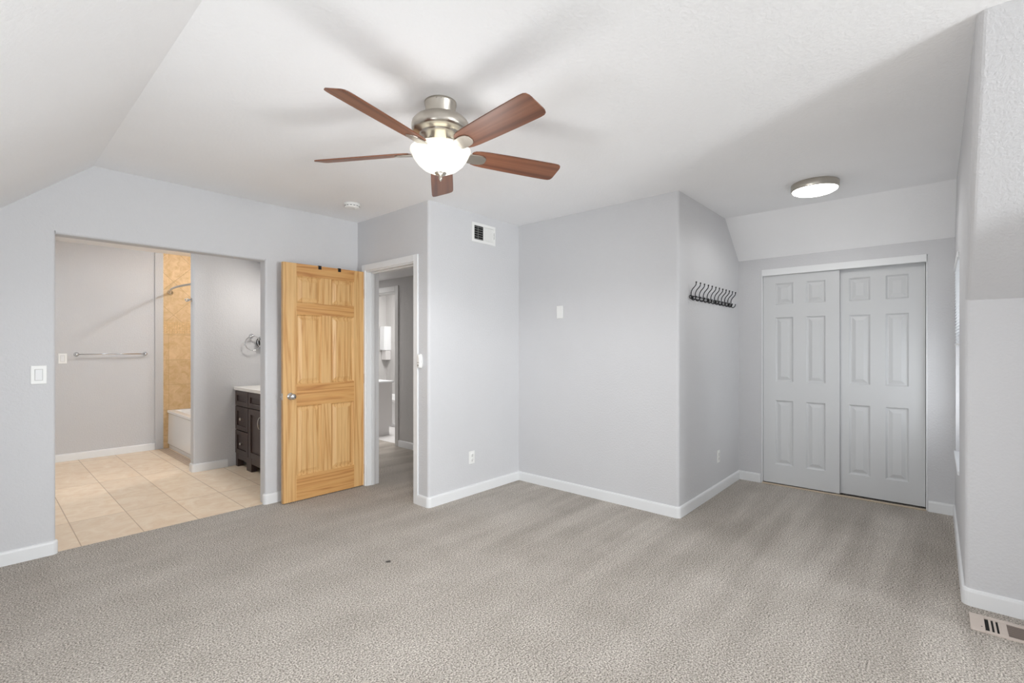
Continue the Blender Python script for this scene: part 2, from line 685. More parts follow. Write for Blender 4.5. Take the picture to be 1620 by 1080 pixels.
# ---- centre wall with rounded corner into the alcove
bm = B()
prism(bm, round_path([(XT, YM + 0.12), (XT, YH), (XT + 0.14, YH), (XT + 0.14, YM + 0.12)], {1: 0.022}, closed=True), 0, ZT)
struct('wall_centre', bm, M_WALL)
bm = B()
box(bm, XT + 0.14, XC + 0.12, YH, YH + 0.12, 0, ZT)
struct('wall_alcove_left', bm, M_WALL)

# ---- closet wall
CY0, CY1, CZ = 0.056, 1.282, 2.082
bm = B()
box(bm, XC, XC + 0.10, YR - 0.05, CY0, 0, 2.25)
box(bm, XC, XC + 0.10, CY1, YH + 0.02, 0, 2.25)
box(bm, XC, XC + 0.10, CY0, CY1, CZ, 2.25)
struct('wall_closet', bm, M_WALL)
bm = B()
box(bm, 5.80, 5.86, -0.3, 1.62, 0, 2.35)
box(bm, XC + 0.10, 5.86, -0.34, -0.28, 0, 2.35)
box(bm, XC + 0.12, 5.86, 1.60, 1.66, 0, 2.35)
box(bm, XC + 0.06, 5.86, -0.34, 1.66, 2.30, 2.36)
struct('wall_closet_inside', bm, M_WALL)

# ---- right side: knee wall, roof slope and the alcove's right wall in one bullnosed solid
WX0, WX1, WZ0, WZ1 = 4.20, 4.985, 0.53, 1.95
DMY0, DMY1 = -3.40, -1.80      # second dormer, right of the camera
bm = B()
fs = prism_y(bm, [(XR, 0), (XR, 1.568), (2.4135, ZC), (2.4135, ZT), (4.10, ZT), (4.10, 0)], DMY1, YR)
bev = [e for e in bm.edges if all(abs(v.co.y - YR) < 1e-5 for v in e.verts) and
       all(v.co.x < XR + 1e-4 for v in e.verts) and all(v.co.z < ZC + 1e-4 for v in e.verts) and
       (max(v.co.z for v in e.verts) - min(v.co.z for v in e.verts)) > 0.2]
bmesh.ops.bevel(bm, geom=bev, offset=0.028, segments=5, profile=0.5, affect='EDGES')
struct('wall_right', bm, M_WALL)
bm = B()
box(bm, 4.10, WX0, YR - 0.16, YR, 0, ZT)
box(bm, WX1, XC + 0.10, YR - 0.16, YR, 0, ZT)
box(bm, WX0, WX1, YR - 0.16, YR, 0, WZ0)
box(bm, WX0, WX1, YR - 0.16, YR, WZ1, ZT)
struct('wall_alcove_right', bm, M_WALL)

# ---- walls behind the camera with the gable window
bm = B()
for y0, y1, z0, z1 in ((-4.50, 0.80, 0, KZ), (2.40, YL + 0.1, 0, KZ), (0.80, 2.40, 0, 0.60), (0.80, 2.40, 1.46, KZ)):
    box(bm, KX - 0.12, KX, y0, y1, z0, z1)
struct('wall_knee_left', bm, M_WALL)
bm = B()
box(bm, KX - 0.12, 1.3, -4.55, -4.45, 0, ZT)
box(bm, 2.2, 4.10, -4.55, -4.45, 0, ZT)
box(bm, 1.3, 2.2, -4.55, -4.45, 0, 0.50)
box(bm, 1.3, 2.2, -4.55, -4.45, 1.72, ZT)
struct('wall_back', bm, M_WALL)
GX, GY0, GY1, GZ0, GZ1 = 3.96, -3.30, -1.90, 0.50, 2.10
bm = B()
box(bm, GX, GX + 0.10, DMY0, GY0, 0, ZT)
box(bm, GX, GX + 0.10, GY1, DMY1, 0, ZT)
box(bm, GX, GX + 0.10, GY0, GY1, 0, GZ0)
box(bm, GX, GX + 0.10, GY0, GY1, GZ1, ZT)
struct('wall_dormer', bm, M_WALL)
# unseen short wall added to keep light from behind off the right knee wall
bm = B()
box(bm, 2.90, XR + 0.02, -0.85, -0.75, 0, ZT)
struct('added_light_screen', bm, M_WALL)
bm = B()
prism_y(bm, [(XR, 0), (XR, 1.568), (2.4135, ZC), (2.4135, ZT), (4.10, ZT), (4.10, 0)], -4.45, DMY0)
struct('wall_right_rear', bm, M_WALL)
bm = B()
box(bm, 2.41, 4.10, DMY0, DMY1, ZC, ZT)
struct('ceiling_dormer', bm, M_CEIL)


def window(name, bmf, bmg):
    o = struct(name, bmf, M_WHITE, bevel=0.003)
    link('pane', bmg, M_GLASS, o)
    return o


bmf, bmg = B(), B()
for y0, y1 in ((GY0, GY0 + 0.05), (GY1 - 0.05, GY1)):
    box(bmf, GX + 0.02, GX + 0.08, y0, y1, GZ0, GZ1)
for z0, z1 in ((GZ0, GZ0 + 0.05), (GZ1 - 0.05, GZ1), (1.26, 1.31)):
    box(bmf, GX + 0.025, GX + 0.075, GY0, GY1, z0, z1)
box(bmg, GX + 0.048, GX + 0.052, GY0, GY1, GZ0, GZ1)
window('window_1', bmf, bmg)
bmf, bmg = B(), B()
for x0, x1 in ((WX0, WX0 + 0.045), (WX1 - 0.045, WX1)):
    box(bmf, x0, x1, YR - 0.14, YR - 0.08, WZ0, WZ1)
for z0, z1 in ((WZ0, WZ0 + 0.05), (WZ1 - 0.05, WZ1), (1.22, 1.26)):
    box(bmf, WX0, WX1, YR - 0.135, YR - 0.085, z0, z1)
box(bmg, WX0, WX1, YR - 0.112, YR - 0.108, WZ0, WZ1)
w2 = window('window_2', bmf, bmg)
bmf2, bmg2 = B(), B()
for x0, x1 in ((1.3, 1.35), (2.15, 2.2)):
    box(bmf2, x0, x1, -4.54, -4.47, 0.50, 1.72)
for z0, z1 in ((0.50, 0.55), (1.67, 1.72)):
    box(bmf2, 1.3, 2.2, -4.535, -4.475, z0, z1)
box(bmg2, 1.3, 2.2, -4.508, -4.504, 0.50, 1.72)
window('window_3', bmf2, bmg2)
bmf2, bmg2 = B(), B()
for y0, y1 in ((0.80, 0.85), (1.57, 1.63), (2.35, 2.40)):
    box(bmf2, KX - 0.10, KX - 0.03, y0, y1, 0.60, 1.46)
for z0, z1 in ((0.60, 0.65), (1.41, 1.46)):
    box(bmf2, KX - 0.095, KX - 0.035, 0.80, 2.40, z0, z1)
box(bmg2, KX - 0.067, KX - 0.063, 0.80, 2.40, 0.60, 1.46)
window('added_knee_window', bmf2, bmg2)  # unseen window, added to go with the knee-wall fill light
boxobj('window_sill', (WX0 - 0.03, WX1 + 0.025, YR - 0.08, YR + 0.010, WZ0 - 0.022, WZ0 + 0.004), M_WHITE, w2, bevel=0.004)

# ---- bathroom and hall shells
bm = B()
box(bm, -0.70, 2.62, YB, YB + 0.12, 0, 2.60)
struct('wall_bathroom_back', bm, M_BATHWALL)
bm = B()
box(bm, -0.72, -0.60, 4.33, 7.70, 0, 2.60)
struct('wall_bathroom_left', bm, M_BATHWALL)
bm = B()
box(bm, 2.46, 2.61, YL + LT, 8.30, 0, 2.60)
struct('wall_bathroom_right', bm, M_BATHWALL)
bm = B()
prism(bm, round_path([(2.47, YP), (1.541, YP), (1.541, YP + 0.115), (2.47, YP + 0.115)], {1: 0.018, 2: 0.018}, closed=True), 0, 2.56)
struct('wall_bathroom_partition', bm, M_BATHWALL)
# flat painted board beside the shower tile
bm = B()
box(bm, 1.550, 1.641, YB - 0.014, YB, 0, 2.555)
struct('trim_2', bm, M_BATHWALL, bevel=0.004)
# shower tile: straight courses, a mosaic band and a diagonal field above
bm = B()
box(bm, 1.641, 2.46, YB - 0.010, YB, 0, 1.505, 0)
box(bm, 1.641, 2.46, YB - 0.011, YB, 1.505, 1.665, 1)
box(bm, 1.641, 2.46, YB - 0.010, YB, 1.665, 2.555, 2)
struct('wall_shower_tile', bm, [M_SHOWERTILE, M_SHOWERMOSAIC, M_SHOWERDIAG])
bm = B()
box(bm, 2.450, 2.46, YP + 0.12, YB - 0.011, 0, 2.555, 0)
struct('wall_shower_side', bm, M_SHOWERTILE)

HY0, HY1, HZ = 5.448, 6.30, 2.078
bm = B()
box(bm, XH, XH + 0.12, YM + 0.12, HY0, 0, 2.40)
box(bm, XH, XH + 0.12, HY1, 8.30, 0, 2.40)
box(bm, XH, XH + 0.12, HY0, HY1, HZ, 2.40)
box(bm, 2.55, XH + 0.12, 8.20, 8.30, 0, 2.40)
struct('wall_hall', bm, M_HALLWALL)
bm = B()
box(bm, 3.86, 5.40, 7.90, 8.02, 0, 2.5)
box(bm, 5.25, 5.40, 4.40, 7.90, 0, 2.5)
box(bm, 3.86, 5.40, 4.40, 4.52, 0, 2.5)
struct('wall_hall_bathroom', bm, M_HALLWALL)

# ---- baseboards
PROF = [(0, 0.0), (0.013, 0.0), (0.013, 0.072), (0.010, 0.083), (0.0, 0.087)]


def baseboard(name, pts, radii=None, prof=PROF):
    bm = B()
    sweep(bm, round_path(pts, radii or {}), prof)
    return struct(name, bm, M_WHITE)


baseboard('baseboard_left', [(KX, YL), (OX0, YL), (OX0, YL + 0.028)], {1: 0.018})
baseboard('baseboard_pier', [(OX1, YL + 0.028), (OX1, YL), (2.475, YL)], {1: 0.018})
baseboard('baseboard_middle', [(XD, 3.272), (XD, YM), (XT, YM), (XT, YH), (XC, YH), (XC, CY1 + 0.008)], {1: 0.022, 3: 0.022})
baseboard('baseboard_right', [(XC, CY0 - 0.006), (XC, YR), (XR, YR), (XR, -0.75)], {2: 0.028})
baseboard('baseboard_bathroom', [(-0.6, YB), (1.549, YB)])
baseboard('baseboard_partition', [(1.541, YP + 0.10), (1.541, YP), (1.866, YP)], {1: 0.018})
baseboard('baseboard_hall', [(XH, 5.375), (XH, YM + 0.12)])

# ---- doorway jamb and casing
bm = B()
J = 0.018
box(bm, XD - 0.002, XD + 0.132, DY0, DY0 + J, 0, DZ)            # right jamb
box(bm, XD - 0.002, XD + 0.132, DY1 - J, DY1, 0, DZ)            # hinge jamb
box(bm, XD - 0.002, XD + 0.132, DY0 + J, DY1 - J, DZ - J, DZ)   # head
box(bm, XD + 0.045, XD + 0.080, DY0 + J, DY0 + J + 0.010, 0, DZ - J)   # stops
box(bm, XD + 0.045, XD + 0.080, DY1 - J - 0.010, DY1 - J, 0, DZ - J)
box(bm, XD + 0.045, XD + 0.080, DY0 + J, DY1 - J, DZ - J - 0.010, DZ - J)
cas = struct('trim_3', bm, M_WHITE, bevel=0.0015)
bm = B()
CW = 0.058
for x in (XD - 0.014,):
    box(bm, x, XD, DY0 + 0.006 - CW, DY0 + 0.006, 0, DZ + CW - 0.006)
    box(bm, x, XD, DY1 - 0.006, DY1 - 0.006 + CW, 0, DZ + CW - 0.006)
    box(bm, x, XD, DY0 + 0.006, DY1 - 0.006, DZ - 0.006, DZ + CW - 0.006)
struct('casing', bm, M_WHITE, bevel=0.003, parent=cas)
boxobj('strike_plate', (XD + 0.004, XD + 0.030, DY0 + J, DY0 + J + 0.002, 0.885, 0.945), M_NICKEL, cas)
# casing of the second door across the hall
bm = B()
box(bm, XH - 0.014, XH, HY0 - 0.072, HY0, 0, HZ + 0.075)
box(bm, XH - 0.014, XH, HY1, HY1 + 0.072, 0, HZ + 0.075)
box(bm, XH - 0.014, XH, HY0, HY1, HZ, HZ + 0.075)
box(bm, XH - 0.002, XH + 0.122, HY0, HY0 + 0.018, 0, HZ)
box(bm, XH - 0.002, XH + 0.122, HY1 - 0.018, HY1, 0, HZ)
box(bm, XH - 0.002, XH + 0.122, HY0, HY1, HZ - 0.018, HZ)
struct('trim_4', bm, M_TRIMGREY, bevel=0.003)

# ---- closet opening: track fascia, side jambs, threshold
bm = B()
box(bm, XC - 0.010, XC + 0.008, CY0 + 0.002, CY1 - 0.002, 2.021, CZ)
box(bm, XC + 0.008, XC + 0.10, CY0 + 0.002, CY1 - 0.002, 2.060, CZ)
box(bm, XC - 0.004, XC + 0.10, CY1 - 0.008, CY1, 0, 2.022)
box(bm, XC - 0.004, XC + 0.10, CY0, CY0 + 0.008, 0, 2.022)
tr = struct('trim_5', bm, M_WHITE, bevel=0.002)
boxobj('carpet_edge', (XC - 0.012, XC + 0.006, CY0 + 0.005, CY1 - 0.005, 0.0, 0.012), M_TAN, tr, bevel=0.003)
boxobj('floor_guide', (XC + 0.012, XC + 0.06, 0.645, 0.675, 0.0, 0.014), M_NICKEL, tr)


# ---- panelled doors
def panel_door(W, H, T, xs, zs, mode='plain', stile_r=None):
    """frame-and-panel door: front face at y=0, back at y=T; xs = panel x-ranges, zs = panel z-ranges"""
    bm = B()
    k = [0, 0]

    def vi():
        k[0] += 1
        return (k[0] - 1) % 6 if mode == 'pine' else 0

    def hi():
        k[1] += 1
        return 6 + (k[1] - 1) % 4 if mode == 'pine' else 0
    box(bm, 0, xs[0][0], 0, T, 0, H, vi())
    box(bm, xs[-1][1], W, 0, T, 0, H, vi())
    edges = [0] + [z for r in zs for z in r] + [H]
    for i in range(0, len(edges), 2):
        box(bm, xs[0][0], xs[-1][1], 0, T, edges[i], edges[i + 1], hi())
    for z0, z1 in zs:
        mid = vi()
        for (a, b2), (c, d) in zip(xs[:-1], xs[1:]):
            box(bm, b2, c, 0, T, z0, z1, mid)
        for x0, x1 in xs:
            mi = vi()
            for side in (0, 1):
                def Y(y):
                    return y if side == 0 else T - y
                D = 0.013
                rings = []
                for ins, y in ((0, 0.0), (0.010, 0.011), (0.012, D), (0.020, D), (0.048, 0.0035)):
                    rings.append([bm.verts.new((x, Y(y), z)) for x, z in
                                  ((x0 + ins, z0 + ins), (x1 - ins, z0 + ins), (x1 - ins, z1 - ins), (x0 + ins, z1 - ins))])
                fs = []
                for r1, r2 in zip(rings[:-1], rings[1:]):
                    for q in range(4):
                        fs.append(bm.faces.new((r1[q], r1[(q + 1) % 4], r2[(q + 1) % 4], r2[q])))
                fs.append(bm.faces.new(rings[-1]))
                for f in fs:
                    f.material_index = mi
                bmesh.ops.recalc_face_normals(bm, faces=fs)
                # make them face outwards
                want = -1 if side == 0 else 1
                if fs[-1].normal.y * want < 0:
                    bmesh.ops.reverse_faces(bm, faces=fs)
    return bm


# pine door standing open against the left wall
PDX0, PDX1 = 1.722, 2.486
bm = panel_door(PDX1 - PDX0, 2.040, 0.035, [(0.113, 0.340), (0.428, 0.655)],
                [(0.212, 0.812), (1.000, 1.602), (1.702, 1.935)], 'pine')
pine = link('door_1', bm, PINE_V + PINE_H, loc=(PDX0, 4.106, 0.008))
tag(pine, 'unpainted knotty pine six-panel door standing open against the left wall', 'door', kind='structure')
KZ_ = 0.902
bm = B()
lathe(bm, [(0.0, 0.0), (0.031, 0.0), (0.031, -0.004), (0.027, -0.009), (0.013, -0.011), (0.011, -0.030), (0.020, -0.036), (0.027, -0.048), (0.026, -0.058), (0.017, -0.066), (0.0, -0.068)], 28, (0.062, 0, KZ_), 'Y')
o = link('door_knob', bm, M_CHROME, pine)
o['label'] = 'round polished chrome knob'
bm = B()
lathe(bm, [(0.0, 0.035), (0.031, 0.035), (0.031, 0.039), (0.013, 0.046), (0.012, 0.058), (0.024, 0.068), (0.024, 0.080), (0.0, 0.086)], 20, (0.062, 0, KZ_), 'Y')
link('door_knob', bm, M_CHROME, pine)
bm = B()
box(bm, -0.002, 0.001, 0.005, 0.030, KZ_ - 0.028, KZ_ + 0.028)
box(bm, -0.013, 0.0, 0.011, 0.024, KZ_ - 0.009, KZ_ + 0.009)
o = link('latch_bolt', bm, M_NICKEL, pine, bevel=0.002)
for z in (0.155, 1.02, 1.83):
    bm = B()
    tube(bm, [(PDX1 - PDX0 - 0.003, -0.008, z - 0.045), (PDX1 - PDX0 - 0.003, -0.008, z + 0.045)], 0.0070, 10)
    box(bm, PDX1 - PDX0 - 0.001, PDX1 - PDX0 + 0.004, -0.002, 0.030, z - 0.045, z + 0.045)
    link('hinge', bm, M_BRASS, pine)

# white sliding closet doors
HD = [(0.182, 0.800), (0.980, 1.598), (1.722, 1.925)]
bm = panel_door(0.622, 2.012, 0.030, [(0.106, 0.258), (0.364, 0.516)], HD)
cd = link('door_2', bm, M_DOORWHITE, loc=(XC + 0.016, CY1 - 0.010, 0.016), rot=(0, 0, -PI / 2))
tag(cd, 'white six-panel sliding closet door on the left, in front of the other', 'door', kind='structure')
bm = panel_door(0.622, 2.012, 0.030, [(0.106, 0.258), (0.364, 0.516)], HD)
cd = link('door_3', bm, M_DOORWHITE, loc=(XC + 0.054, 0.690, 0.016), rot=(0, 0, -PI / 2))
tag(cd, 'white six-panel sliding closet door on the right, set behind the other', 'door', kind='structure')

# ================================================================== THINGS IN THE BEDROOM
# ---- ceiling fan
fan = thing('ceiling_fan', 'brushed nickel ceiling fan with five brown wooden blades and a lit white glass bowl', 'fan', (1.542, 1.847, ZC))
bm = B()
lathe(bm, [(0.0, 0.0), (0.079, 0.0), (0.079, -0.012), (0.075, -0.016), (0.074, -0.066), (0.070, -0.074), (0.0, -0.074)], 48)
for a in (R(215), R(232), R(300)):
    lathe(bm, [(0.0, 0.002), (0.005, 0.001), (0.005, -0.002)], 10, (0.075 * math.cos(a), 0.075 * math.sin(a), -0.012))
link('canopy', bm, M_NICKEL, fan)
bm = B()
lathe(bm, [(0.0, -0.070), (0.070, -0.070), (0.100, -0.076), (0.126, -0.088), (0.140, -0.104), (0.144, -0.122), (0.141, -0.142), (0.132, -0.152),
           (0.105, -0.158), (0.100, -0.163), (0.099, -0.168), (0.084, -0.172), (0.070, -0.212), (0.066, -0.216), (0.0, -0.216)], 64)
link('motor_housing', bm, M_NICKEL, fan)
bm = B()
lathe(bm, [(0.0, -0.214), (0.050, -0.214), (0.052, -0.224), (0.082, -0.228), (0.086, -0.236), (0.080, -0.242), (0.0, -0.242)], 48)
link('light_fitter', bm, M_NICKEL, fan)
bm = B()
lathe(bm, [(0.112, -0.232), (0.140, -0.232), (0.149, -0.236), (0.150, -0.243), (0.144, -0.251), (0.142, -0.258), (0.132, -0.278), (0.112, -0.305),
           (0.084, -0.329), (0.052, -0.344), (0.024, -0.350), (0.0, -0.351)], 64)
link('light_bowl', bm, M_BOWL, fan)
bm = B()
lathe(bm, [(0.0, -0.344), (0.028, -0.346), (0.030, -0.350), (0.024, -0.357), (0.012, -0.360), (0.007, -0.363), (0.008, -0.368), (0.010, -0.374), (0.006, -0.383), (0.002, -0.390), (0.0, -0.391)], 28)
link('finial', bm, M_NICKEL, fan)
PITCH = R(17)


def rib(r, w, z, th, pitch):
    """cross-section of blade or bracket at radius r along local X"""
    c, s = math.cos(pitch), math.sin(pitch)
    out = []
    for t, h in ((-w / 2, th / 2), (w / 2, th / 2), (w / 2, -th / 2), (-w / 2, -th / 2)):
        out.append((r, t * c + h * s, z - t * s + h * c))
    return out


def loft(bm, secs, mi=0):
    rings = [[bm.verts.new(p) for p in s] for s in secs]
    fs = [bm.faces.new(rings[0][::-1]), bm.faces.new(rings[-1])]
    for a, b in zip(rings[:-1], rings[1:]):
        n = len(a)
        for i in range(n):
            fs.append(bm.faces.new((a[i], a[(i + 1) % n], b[(i + 1) % n], b[i])))
    for f in fs:
        f.material_index = mi
    bmesh.ops.recalc_face_normals(bm, faces=fs)


BZ = -0.252 + 0.008
bm = B()
secs = []
for r, w in ((0.158, 0.060), (0.163, 0.084), (0.175, 0.100), (0.20, 0.112), (0.24, 0.120), (0.35, 0.128), (0.50, 0.135), (0.62, 0.138), (0.645, 0.134), (0.657, 0.122), (0.663, 0.096), (0.665, 0.060)):
    secs.append(rib(r, w, BZ, 0.006, PITCH))
loft(bm, secs)
blade0 = link('blade', bm, M_BLADE, fan, bevel=0.0015)
bm = B()
secs = []
for r, w, z, p in ((0.062, 0.034, -0.196, 0.0), (0.085, 0.036, -0.204, 0.2), (0.110, 0.042, -0.222, 0.5), (0.132, 0.056, BZ - 0.0085, 0.9), (0.155, 0.068, BZ - 0.0075, 1), (0.190, 0.072, BZ - 0.0065, 1),
                   (0.215, 0.066, BZ - 0.0060, 1), (0.232, 0.050, BZ - 0.0058, 1), (0.240, 0.026, BZ - 0.0058, 1)):
    secs.append(rib(r, w, z, 0.006, PITCH * p))
loft(bm, secs)
br0 = link('blade_bracket', bm, M_NICKEL, blade0, bevel=0.0015)
for k in range(5):
    ang = R(49 + 72 * k)
    if k == 0:
        blade0.rotation_euler = (0, 0, ang)
        continue
    b2 = blade0.copy()
    COL.objects.link(b2)
    b2.parent = fan
    b2.rotation_euler = (0, 0, ang)
    c2 = br0.copy()
    COL.objects.link(c2)
    c2.parent = b2
point('fan_bulb', (1.542, 1.847, ZC - 0.262), 0.4, (1.0, 0.96, 0.90), 0.03)
point('fan_bowl_glow', (1.542, 1.847, ZC - 0.76), 7, (0.98, 0.99, 1.0), 0.15)
spot('fan_bowl_downlight', (1.542, 1.847, ZC - 0.50), 36, (0.97, 0.985, 1.0), 178, 0.35, 0.10)

# ---- flush ceiling light in the alcove
cl = thing('ceiling_light', 'round flush ceiling light with a brushed nickel rim, lit, in front of the closet', 'ceiling light', (4.143, 0.676, ZC))
bm = B()
lathe(bm, [(0.0, 0.0), (0.150, 0.0), (0.154, -0.004), (0.154, -0.048), (0.150, -0.053), (0.144, -0.050), (0.0, -0.050)], 64)
link('rim', bm, M_NICKEL, cl)
bm = B()
lathe(bm, [(0.147, -0.048), (0.143, -0.056), (0.125, -0.066), (0.09, -0.076), (0.05, -0.081), (0.0, -0.083)], 64)
link('diffuser', bm, M_DIFFUSER, cl)

spot('ceiling_light_downlight', (4.143, 0.676, ZC - 0.14), 7, (1.0, 1.0, 1.0), 178, 0.35, 0.10)

# ---- smoke detector
sd = thing('smoke_detector', 'round white smoke detector on the ceiling near the pine door', 'smoke detector', (2.129, 3.71, ZC))
bm = B()
lathe(bm, [(0.0, 0.0), (0.066, 0.0), (0.066, -0.010), (0.062, -0.012), (0.060, -0.028), (0.054, -0.036), (0.030, -0.039), (0.0, -0.039)], 40)
link('housing', bm, M_PLASTIC, sd)
bm = B()
for k in range(14):
    a = 2 * PI * k / 14
    d = [(0.0605, -0.5), (0.0605, 0.5)]
    q = [Matrix.Rotation(a, 3, 'Z') @ Vector(p) for p in ((0.056, -0.008, -0.020), (0.0625, -0.008, -0.020), (0.0625, 0.008, -0.020), (0.056, 0.008, -0.020))]
    w = [Vector((p.x, p.y, -0.025)) for p in q]
    va = [bm.verts.new(p) for p in q]
    vb = [bm.verts.new(p) for p in w]
    fs = [bm.faces.new(va), bm.faces.new(vb[::-1])]
    for i in range(4):
        fs.append(bm.faces.new((va[i], vb[i], vb[(i + 1) % 4], va[(i + 1) % 4])))
    bmesh.ops.recalc_face_normals(bm, faces=fs)
link('vent_slots', bm, M_SLOT, sd)
bm = B()
lathe(bm, [(0.0, -0.038), (0.011, -0.038), (0.010, -0.042), (0.0, -0.043)], 16, (0.022, -0.018, 0))
link('test_button', bm, M_PLASTIC, sd)


# ---- wall register (vent) on the wall right of the doorway; front faces -Y, local origin at lower left of the wall face
vt = thing('air_vent', 'white air register high on the wall right of the doorway, one half open and dark', 'vent', (2.977, YM, 2.284))
VW, VH = 0.305, 0.178
bm = B()
box(bm, 0, VW, -0.008, 0, 0, 0.026)
box(bm, 0, VW, -0.008, 0, VH - 0.026, VH)
box(bm, 0, 0.030, -0.008, 0, 0.026, VH - 0.026)
box(bm, VW - 0.030, VW, -0.008, 0, 0.026, VH - 0.026)
box(bm, 0.145, 0.155, -0.007, 0, 0.026, VH - 0.026)
link('frame', bm, M_PLASTIC, vt, bevel=0.002)
boxobj('duct_opening', (0.030, 0.145, -0.0015, 0, 0.026, VH - 0.026), M_DARK, vt)
bm = B()
for k in range(6):
    z = 0.030 + 0.0215 * k
    box(bm, 0.030, 0.145, -0.0055, -0.0020, z, z + 0.005)
box(bm, 0.076, 0.081, -0.0060, -0.0020, 0.026, VH - 0.026)
link('open_grille', bm, M_SLOT, vt)
bm = B()
for k in range(7):
    x = 0.156 + 0.0172 * k
    va = [bm.verts.new(p) for p in ((x, -0.0050, 0.028), (x + 0.0165, -0.0030, 0.028), (x + 0.0165, -0.0030, VH - 0.028), (x, -0.0050, VH - 0.028))]
    vb = [bm.verts.new((v.co.x, -0.0005, v.co.z)) for v in va]
    fs = [bm.faces.new(va), bm.faces.new(vb[::-1])]
    for i in range(4):
        fs.append(bm.faces.new((va[i], vb[i], vb[(i + 1) % 4], va[(i + 1) % 4])))
    bmesh.ops.recalc_face_normals(bm, faces=fs)
link('closed_louvre', bm, M_PLASTIC, vt)
bm = B()
box(bm, VW - 0.022, VW - 0.018, -0.0085, -0.002, 0.060, 0.120)
link('lever_slot', bm, M_SLOT, vt)
bm = B()
box(bm, VW - 0.024, VW - 0.010, -0.020, -0.006, 0.084, 0.092)
link('lever', bm, M_PLASTIC, vt, bevel=0.002)


# ---- electrical plates; local frame: face in XZ, front towards -Y, centred
def plate_bm(w, h):
    bm = B()
    box(bm, -w / 2, w / 2, -0.006, 0, -h / 2, h / 2)
    return bm


def outlet(label, loc, rz, group=None):
    t = thing('wall_outlet', label, 'outlet', loc, rz, group)
    link('cover_plate', plate_bm(0.070, 0.114), M_PLASTIC, t, bevel=0.003)
    for z in (-0.021, 0.021):
        bm = B()
        lathe(bm, [(0.0, -0.0085), (0.0155, -0.0085), (0.017, -0.006)], 20, (0, 0, z), 'Y')
        s = link('socket', bm, M_PLASTIC, t)
        bm = B()
        box(bm, -0.0075, -0.0055, -0.0092, -0.008, z - 0.001, z + 0.008)
        box(bm, 0.0050, 0.0075, -0.0092, -0.008, z - 0.001, z + 0.008)
        box(bm, -0.0025, 0.0025, -0.0092, -0.008, z - 0.011, z - 0.006)
        link('slots', bm, M_DARK, s)
    return t


out0 = outlet('white duplex outlet low on the wall below the air register', (2.977, YM, 0.335), 0)
dup(out0, (4.521, YH, 0.330), 0, 'white duplex outlet low on the alcove wall below the coat racks')


def rocker(label, loc, rz, w=0.074, h=0.116):
    t = thing('light_switch', label, 'light switch', loc, rz)
    link('cover_plate', plate_bm(w, h), M_PLASTIC, t, bevel=0.003)
    bm = B()
    va = [bm.verts.new(p) for p in ((-0.0165, -0.0065, -0.033), (0.0165, -0.0065, -0.033), (0.0165, -0.0105, 0.033), (-0.0165, -0.0105, 0.033))]
    vb = [bm.verts.new((v.co.x, -0.004, v.co.z)) for v in va]
    fs = [bm.faces.new(va), bm.faces.new(vb[::-1])]
    for i in range(4):
        fs.append(bm.faces.new((va[i], vb[i], vb[(i + 1) % 4], va[(i + 1) % 4])))
    bmesh.ops.recalc_face_normals(bm, faces=fs)
    link('rocker', bm, M_WHITE, t, bevel=0.001)
    bm = B()
    for a, b2, c, d in ((-0.019, -0.0168, -0.036, 0.036), (0.0168, 0.019, -0.036, 0.036)):
        box(bm, a, b2, -0.0064, -0.005, c, d)
    box(bm, -0.0168, 0.0168, -0.0064, -0.005, 0.0335, 0.036)
    box(bm, -0.0168, 0.0168, -0.0064, -0.005, -0.036, -0.0335)
    link('rocker_gap', bm, M_SEAM, t)
    return t


sw0 = rocker('white rocker light switch on the bedroom wall left of the bathroom opening', (0.268, YL, 1.153), 0)
dup(sw0, (0.677, YB, 1.195), 0, 'white rocker switch on the bathroom back wall left of the towel bar')

bp_ = thing('blank_plate', 'blank white cover plate alone in the middle of the centre wall', 'cover plate', (XT, 2.626, 1.654), -PI / 2)
link('cover_plate', plate_bm(0.072, 0.118), M_PLASTIC, bp_, bevel=0.003)
for z in (-0.042, 0.042):
    bm = B()
    lathe(bm, [(0.0, -0.0072), (0.003, -0.0070), (0.0034, -0.006)], 10, (0, 0, z), 'Y')
    link('screw', bm, M_WHITE, bp_)

# ---- oval remote in its wall cradle, beside the doorway
rm = thing('wall_remote', 'white oval remote control in a wall cradle beside the doorway casing', 'remote control', (XD, 3.237, 1.211), -PI / 2)
bm = B()
pts = []
for k in range(20):
    a = 2 * PI * k / 20
    ca, sa = math.cos(a), math.sin(a)
    pts.append((0.026 * math.copysign(abs(ca) ** 0.75, ca), 0.060 * math.copysign(abs(sa) ** 0.8, sa)))


def oval(bm, pts, lays):
    rings = []
    for y, k in lays:
        rings.append([bm.verts.new((p[0] * k, y, p[1] * k)) for p in pts])
    fs = [bm.faces.new(rings[0]), bm.faces.new(rings[-1])]
    for a, b2 in zip(rings[:-1], rings[1:]):
        for i in range(len(pts)):
            fs.append(bm.faces.new((a[i], a[(i + 1) % len(pts)], b2[(i + 1) % len(pts)], b2[i])))
    for f in fs[2:]:
        f.smooth = True
    bmesh.ops.recalc_face_normals(bm, faces=fs)


oval(bm, pts, [(0, 1.0), (-0.010, 1.0), (-0.013, 0.93)])
link('cradle', bm, M_PLASTIC, rm)
bm = B()
oval(bm, [(p[0] * 0.80, p[1] * 0.97) for p in pts], [(-0.010, 1.0), (-0.024, 0.98), (-0.029, 0.88), (-0.031, 0.6)])
link('handset', bm, M_PLASTIC, rm)
bm = B()
for x, z, r in ((0, -0.034, 0.0065), (-0.008, -0.012, 0.004), (0.008, -0.012, 0.004)):
    lathe(bm, [(0.0, -0.0325), (r, -0.032), (r, -0.028)], 12, (x, 0, z), 'Y')
link('buttons', bm, M_SLOT, rm)

